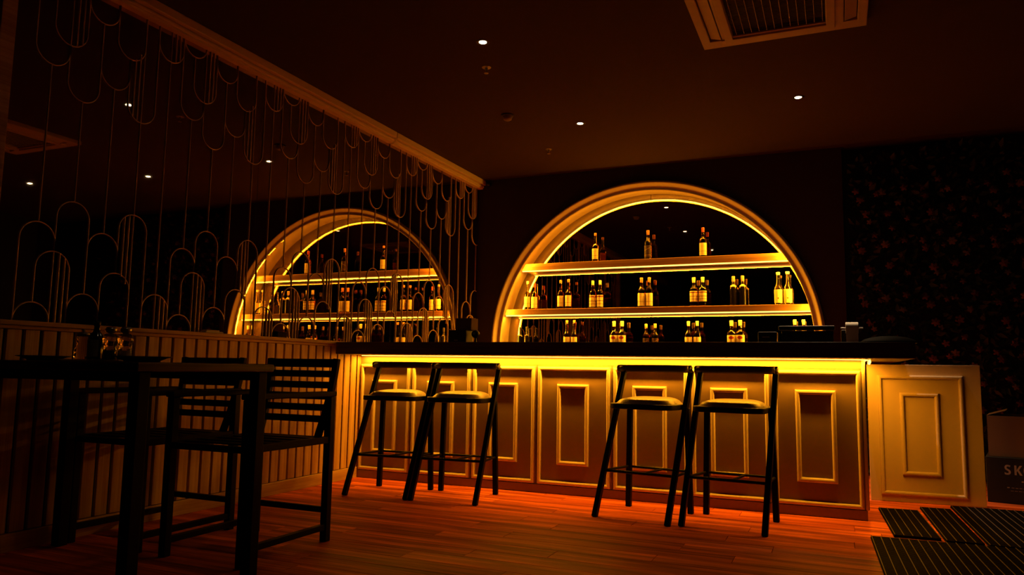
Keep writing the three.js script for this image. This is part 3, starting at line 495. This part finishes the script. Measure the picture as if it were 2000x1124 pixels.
{ // glassware and dishes on the table
  const T = 0.9145, TT = 0.9178, glass = glassOf([0.95, 0.9, 0.85], [0.6, 0.4, 0.25], 0.12), pepper = mat([0.05, 0.03, 0.02], 0.8), salt = mat([0.5, 0.45, 0.4], 0.8), metal = M.steel;
  const b = thing('sauce_bottle', 'dark sauce bottle with a pale label among the cruets on the high table', 'bottle', [0.597, TT, 5.2]);
  mesh('body', lathe([[0, 0], [0.03, 0], [0.034, 0.004], [0.034, 0.1], [0.03, 0.112], [0.016, 0.13], [0.012, 0.145], [0.012, 0.16], [0, 0.16]], 24), G.black, b); mesh('cap', lathe([[0, 0.158], [0.0145, 0.158], [0.0145, 0.178], [0, 0.178]], 16), G.capBlack, b);
  const lg = new THREE.CylinderGeometry(0.0347, 0.0347, 0.075, 20, 1, true, -0.7, 1.9); lg.translate(0, 0.055, 0); mesh('label', lg, mat([0.3, 0.27, 0.2], 0.6, { side: THREE.DoubleSide }), b);
  const j = thing('glass_jar', 'lidded clear glass jar left of the sauce bottle on the high table', 'jar', [0.51, TT, 5.2]);
  mesh('body', lathe([[0, 0.002], [0.032, 0.002], [0.035, 0.008], [0.034, 0.06], [0.026, 0.075], [0.028, 0.105], [0.022, 0.115], [0, 0.115]], 24), glass, j); mesh('lid', lathe([[0, 0.113], [0.026, 0.113], [0.026, 0.125], [0.008, 0.132], [0.009, 0.142], [0, 0.144]], 20), metal, j);
  const shaker = (label, x, z, fill) => { const k = thing('spice_shaker', label, 'shaker', [x, TT, z], 0, 'glass cruets on the high table'); mesh('body', lathe([[0, 0.002], [0.027, 0.002], [0.03, 0.007], [0.028, 0.05], [0.024, 0.06], [0.029, 0.075], [0.033, 0.095], [0.03, 0.11], [0.02, 0.12], [0, 0.121]], 24), glass, k); mesh('filling', lathe([[0, 0.004], [0.024, 0.004], [0.024, 0.045], [0, 0.045]], 18), fill, k); mesh('knob', lathe([[0, 0.12], [0.012, 0.121], [0.022, 0.13], [0.024, 0.14], [0.018, 0.15], [0, 0.153]], 20), metal, k); return k; };
  shaker('round-topped glass shaker with dark filling, nearer the sauce bottle', 0.715, 5.22, pepper); shaker('round-topped glass shaker with pale filling, beside the right-hand plate', 0.785, 5.2, salt);
  const tray = thing('cruet_tray', 'thin metal tray under the cruets on the high table', 'tray', [0.645, 0.9142, 5.2]); mesh('base', box(0.38, 0.0028, 0.14, 0, 0.0018, 0, 0.0012), M.blackMetal, tray); mesh('rim', [rod(V(-0.19, 0.006, 0.07), V(0.19, 0.006, 0.07), 0.002), rod(V(-0.19, 0.006, -0.07), V(0.19, 0.006, -0.07), 0.002), rod(V(-0.19, 0.006, -0.07), V(-0.19, 0.006, 0.07), 0.002), rod(V(0.19, 0.006, -0.07), V(0.19, 0.006, 0.07), 0.002)], metal, tray);
  const pl = thing('plate', 'black oval plate right of the cruets on the high table', 'plate', [1.037, T, 5.32]);
  mesh('dish', lathe([[0, 0.003], [0.06, 0.003], [0.062, 0], [0.068, 0], [0.07, 0.005], [0.095, 0.016], [0.115, 0.021], [0.116, 0.023], [0.094, 0.0195], [0.068, 0.009], [0, 0.008]], 36), M.blackPlastic, pl);
  copyOf(pl, 'black oval plate left of the cruets on the high table', [0.25, T, 5.2]);
}
// ------------------------------------------------------------------ ribbed mats
function makeMat(label, w, d, x, z, turn, pitch = 0.062) {
  const t = thing('rubber_mat', label, 'mat', [x, 0.0, z], turn, 'ribbed rubber mats by the flap door');
  mesh('base', box(w, 0.006, d, 0, 0.0035, 0, 0.002), M.rubber, t);
  const ribs = []; for (let q = -d / 2 + 0.01; q < d / 2 - 0.005; q += 0.016) { const g = new THREE.BoxGeometry(w - 0.004, 0.009, 0.006); g.translate(0, 0.0108, q); ribs.push(g); }
  mesh('ribs', ribs, M.rubber, t).userData.kind = 'stuff';
  const g = box(0.0045, 0.0035, d - 0.004, 0, 0, 0, 0.0015); for (let q = -w / 2 + 0.006; q < w / 2; q += pitch) { const o = mesh('wire', g, M.wire, t); o.position.set(q, 0.0162, 0); }
  return t;
}
makeMat('short ribbed rubber mat, leftmost of the back row by the flap door', 0.235, 0.93, 4.058, 2.28, 0.04, 0.0455);
makeMat('narrow ribbed rubber mat between the leftmost one and the large right-hand one', 0.185, 1.12, 4.29, 2.212, 0.025, 0.0455);
makeMat('wide ribbed rubber mat at the right of the back row before the boxes', 0.75, 1.3, 4.772, 2.138, 0.02, 0.0455);
makeMat('large ribbed rubber mat nearest the viewer at the lower right', 1.3, 1.15, 4.503, 3.39, 0.03, 0.0455);
// ------------------------------------------------------------------ boxes by the right wall
{
  const t = thing('printed_box', 'black printed box on the floor right of the flap door', 'box', [5.0, 0, 0.92], -0.2);
  mesh('case', box(0.58, 0.325, 0.42, 0, 0.1628, 0, 0.004), M.blackCard, t);
  const c = document.createElement('canvas'); c.width = 1024; c.height = 512; const x = c.getContext('2d'); x.fillStyle = '#131110'; x.fillRect(0, 0, 1024, 512); x.fillStyle = '#a8998a'; x.font = 'bold 156px sans-serif'; x.fillText('S', 188, 188); x.fillText('K', 288, 188); x.fillText('O', 390, 188); x.font = '34px sans-serif'; x.fillStyle = '#8d8074'; x.fillRect(372, 252, 34, 16); x.fillRect(444, 256, 60, 12); x.fillRect(214, 330, 26, 12); for (let i = 0; i < 7; i++) x.fillRect(262 + i * 42, 334, 30, 7); for (let i = 0; i < 7; i++) x.fillRect(250 + i * 44, 370, 34, 5);
  const tx = new THREE.CanvasTexture(c); tx.colorSpace = THREE.SRGBColorSpace;
  const pg = new THREE.BoxGeometry(0.572, 0.316, 0.002); pg.translate(0, 0.1628, 0.2112); mesh('printed_face', pg, mat([1, 1, 1], 0.6, { map: tx }), t);
  const o = thing('open_carton', 'open brown carton with a raised flap standing on the black printed box', 'carton', [5.005, 0.326, 0.92], -0.2);
  mesh('side', [span(-0.275, -0.271, 0, 0.295, -0.19, 0.19, 0.001), span(0.271, 0.275, 0, 0.295, -0.19, 0.19, 0.001), span(-0.275, 0.275, 0, 0.295, -0.19, -0.186, 0.001), span(-0.275, 0.275, 0, 0.295, 0.186, 0.19, 0.001), span(-0.275, 0.275, 0, 0.004, -0.19, 0.19, 0.001)], M.cardboard, o);
  const f = box(0.13, 0.003, 0.37, 0.062, 0, 0, 0.001); f.rotateZ(0.32); f.translate(-0.273, 0.297, 0); mesh('flap', f, M.cardboard, o);
}
// ------------------------------------------------------------------ hedge wall with blossoms
{
  const t = thing('hedge_wall', 'dark artificial hedge wall dotted with small pinkish blossoms, right background', 'hedge');
  mesh('backing', span(3.795, XR - 0.01, 0.002, H - 0.002, -0.32, -0.11), M.black, t);
  const lg = new THREE.BufferGeometry(); lg.setAttribute('position', new THREE.Float32BufferAttribute([0, 0, 0, 0.018, 0.03, 0.008, 0, 0.036, 0, -0.018, 0.03, 0.008, 0, 0.075, -0.006], 3)); lg.setIndex([0, 1, 2, 0, 2, 3, 2, 1, 4, 3, 2, 4]); lg.computeVertexNormals(); lg.setAttribute('uv', new THREE.Float32BufferAttribute([0, 0, 1, 0, 0, 1, 1, 1, 0.5, 1], 2));
  const NL = 5200, im = new THREE.InstancedMesh(lg, M.leaf, NL), mx = new THREE.Matrix4(), q = new THREE.Quaternion(), col = new THREE.Color();
  for (let i = 0; i < NL; i++) { q.setFromEuler(new THREE.Euler(rr(0.1, 1.3), rr(-0.9, 0.9), rr(-3.1, 3.1), 'ZXY')); mx.compose(V(rr(3.85, 6.2), rr(0.05, 2.98), rr(-0.1, -0.02)), q, V(1, 1, 1).multiplyScalar(rr(0.7, 1.4))); im.setMatrixAt(i, mx); const k = rr(0.6, 1.3); im.setColorAt(i, col.setRGB(k, k, k * 0.9)); }
  im.name = 'foliage'; im.userData.kind = 'stuff'; im.castShadow = im.receiveShadow = true; t.add(im);
  const petals = (n, r) => { const gs = []; for (let i = 0; i < n; i++) { const g = new THREE.SphereGeometry(r, 8, 5); g.scale(0.62, 1, 0.22); g.translate(0, r * 0.95, r * 0.15); g.rotateX(-0.35); g.rotateZ(i / n * Math.PI * 2); gs.push(g); } const c = new THREE.SphereGeometry(r * 0.35, 8, 6); c.translate(0, 0, r * 0.25); gs.push(c); return merge(gs); };
  const vars = [petals(5, 0.019), petals(6, 0.022), petals(5, 0.016)];
  // the same moulded tile of blossoms repeats over the wall
  const tile = [[0.05, 0.07], [0.13, 0.33], [0.16, 0.27], [0.19, 0.14], [0.3, 0.36], [0.34, 0.2], [0.4, 0.45], [0.08, 0.5], [0.22, 0.53], [0.44, 0.08], [0.27, 0.05], [0.46, 0.28]];
  for (let a = 0; a < 4; a++) for (let b = 0; b < 5; b++) tile.forEach(([x, y], i) => { const px = 3.86 + a * 0.53 + x + rr(-0.01, 0.01), py = 0.55 + b * 0.5 + y + rr(-0.01, 0.01); if (px > 5.75 || py > 2.7) return; const o = mesh('blossom', vars[i % 3], i % 4 == 2 ? M.petalPale : M.petal, t); o.position.set(px, py, rr(-0.015, 0.005)); o.rotation.set(rr(-0.3, 0.5), rr(-0.4, 0.4), rr(0, 6)); });
}
// ------------------------------------------------------------------ on the ceiling
{
  const t = thing('air_conditioner', 'square ceiling cassette air conditioner at the top right', 'air conditioner', [3.435, H, 3.235]);
  const S = 0.484, outer = new THREE.Shape(); outer.moveTo(-S, -S); outer.lineTo(S, -S); outer.lineTo(S, S); outer.lineTo(-S, S); outer.lineTo(-S, -S);
  const holeR = (x0, x1, y0, y1) => { const p = new THREE.Path(); p.moveTo(x0, y0); p.lineTo(x0, y1); p.lineTo(x1, y1); p.lineTo(x1, y0); p.lineTo(x0, y0); outer.holes.push(p); };
  // shape y is -z of the room
  holeR(-0.285, 0.255, -0.345, 0.345);
  holeR(-0.43, -0.355, -0.38, 0.38); holeR(0.355, 0.43, -0.38, 0.38);
  const g = new THREE.ExtrudeGeometry(outer, { depth: 0.03, bevelEnabled: true, bevelThickness: 0.004, bevelSize: 0.006, bevelOffset: -0.006, bevelSegments: 2 }); g.rotateX(Math.PI / 2); g.translate(0, -0.0045, 0); mesh('fascia', boxUV(g), M.acWhite, t);
  mesh('raised_panel', frame(0.645, 0.83, 0.05, 0.012, 0.005).rotateX(Math.PI / 2).translate(-0.015, -0.038, 0), M.acWhite, t);
  mesh('tray', span(-0.46, 0.46, -0.012, -0.0045, -0.46, 0.46), M.acDark, t);
  for (const s of [-1, 1]) { const v = box(0.066, 0.006, 0.74, 0, 0, 0, 0.002); v.rotateZ(s * 0.25); v.translate(s * 0.392, -0.027, 0); mesh('louvre', v, M.acWhite, t); }
  const gr = mesh('grille', [0, 1].map(i => box(0.54, 0.003, 0.004, -0.015, -0.026, -0.342 + i * 0.684, 0.001)), M.acDark, t);
  for (let i = 0; i < 12; i++) mesh('grille_bar', box(0.004, 0.006, 0.686, -0.262 + i * 0.0455, -0.029, 0, 0.0015), M.acWhite, gr);
  const cross = []; for (let i = 0; i < 36; i++) cross.push(box(0.535, 0.003, 0.003, -0.015, -0.025, -0.33 + i * 0.0188, 0.001)); mesh('cross_bars', cross, M.acDark, gr).userData.kind = 'stuff';
  mesh('corner_clip', box(0.05, 0.012, 0.055, -0.335, -0.042, -0.395, 0.004), M.cream, t);
}
{
  const spots = [[1.606, 3.325, 'recessed downlight nearest the viewer, left of the air conditioner', 0.3], [1.692, 1.537, 'recessed downlight nearest the corner, above the stools on the left', 0.4], [3.476, 1.526, 'recessed downlight beyond the air conditioner, upper right', 22], [5.15, 1.79, 'recessed downlight right of the frame, seen only in the left mirror', 0.1], [1.72, 5.25, 'recessed downlight behind the viewer, seen only in the niche mirror', 0.1]];
  let first;
  for (const [x, z, label, power] of spots) {
    if (!first) { first = thing('downlight', label, 'ceiling light', [x, H, z], 0, 'recessed ceiling downlights'); mesh('trim_ring', lathe([[0.026, -0.001], [0.027, -0.004], [0.042, -0.005], [0.045, -0.002], [0.045, -0.0005], [0.026, -0.0005]], 28), M.blackPlastic, first); mesh('lamp', lathe([[0, -0.0062], [0.015, -0.006], [0.024, -0.0035], [0.0255, -0.001], [0, -0.001]].reverse(), 24), M.lens, first); } else copyOf(first, label, [x, H, z]);
    const s = new THREE.SpotLight(new THREE.Color().setRGB(1, 0.64, 0.32), power, 0, 0.62, 0.8, 2); s.position.set(x, H - 0.012, z); s.target.position.set(x, 0, z); s.castShadow = true; scene.add(s, s.target);
  }
  const d = thing('smoke_detector', 'round smoke detector on the ceiling between the downlights', 'smoke detector', [1.185, H, 1.96]);
  mesh('base', lathe([[0.001, -0.012], [0.05, -0.012], [0.055, -0.008], [0.055, -0.0005]], 28), M.acDark, d); mesh('dome', lathe([[0.001, -0.052], [0.02, -0.05], [0.034, -0.042], [0.038, -0.03], [0.044, -0.012]], 28), mat([0.3, 0.26, 0.22], 0.5), d);
  const k = thing('sprinkler', 'small fire sprinkler head hanging from the ceiling near the corner', 'sprinkler', [1.16, H, 0.9]);
  mesh('escutcheon', lathe([[0.001, -0.004], [0.03, -0.004], [0.034, -0.0005]], 20), M.steel, k); mesh('body', lathe([[0.001, -0.045], [0.016, -0.045], [0.016, -0.042], [0.006, -0.04], [0.005, -0.02], [0.01, -0.016], [0.01, -0.004]], 14), M.steel, k);
  copyOf(k, 'small fire sprinkler head on the ceiling below the nearest downlight', [1.448, H, 2.936]);
  const c = thing('security_camera', 'small round black camera in the upper corner beside the cornice', 'camera', [0.1, 3.0, 0.001]);
  mesh('mount', rod(V(0, 0, 0), V(0, 0, 0.03), 0.03, 24), M.acDark, c); const h = new THREE.SphereGeometry(0.026, 20, 14); h.translate(0, 0, 0.04); mesh('dome', h, M.blackPlastic, c);
}
renderer.render(scene, camera);
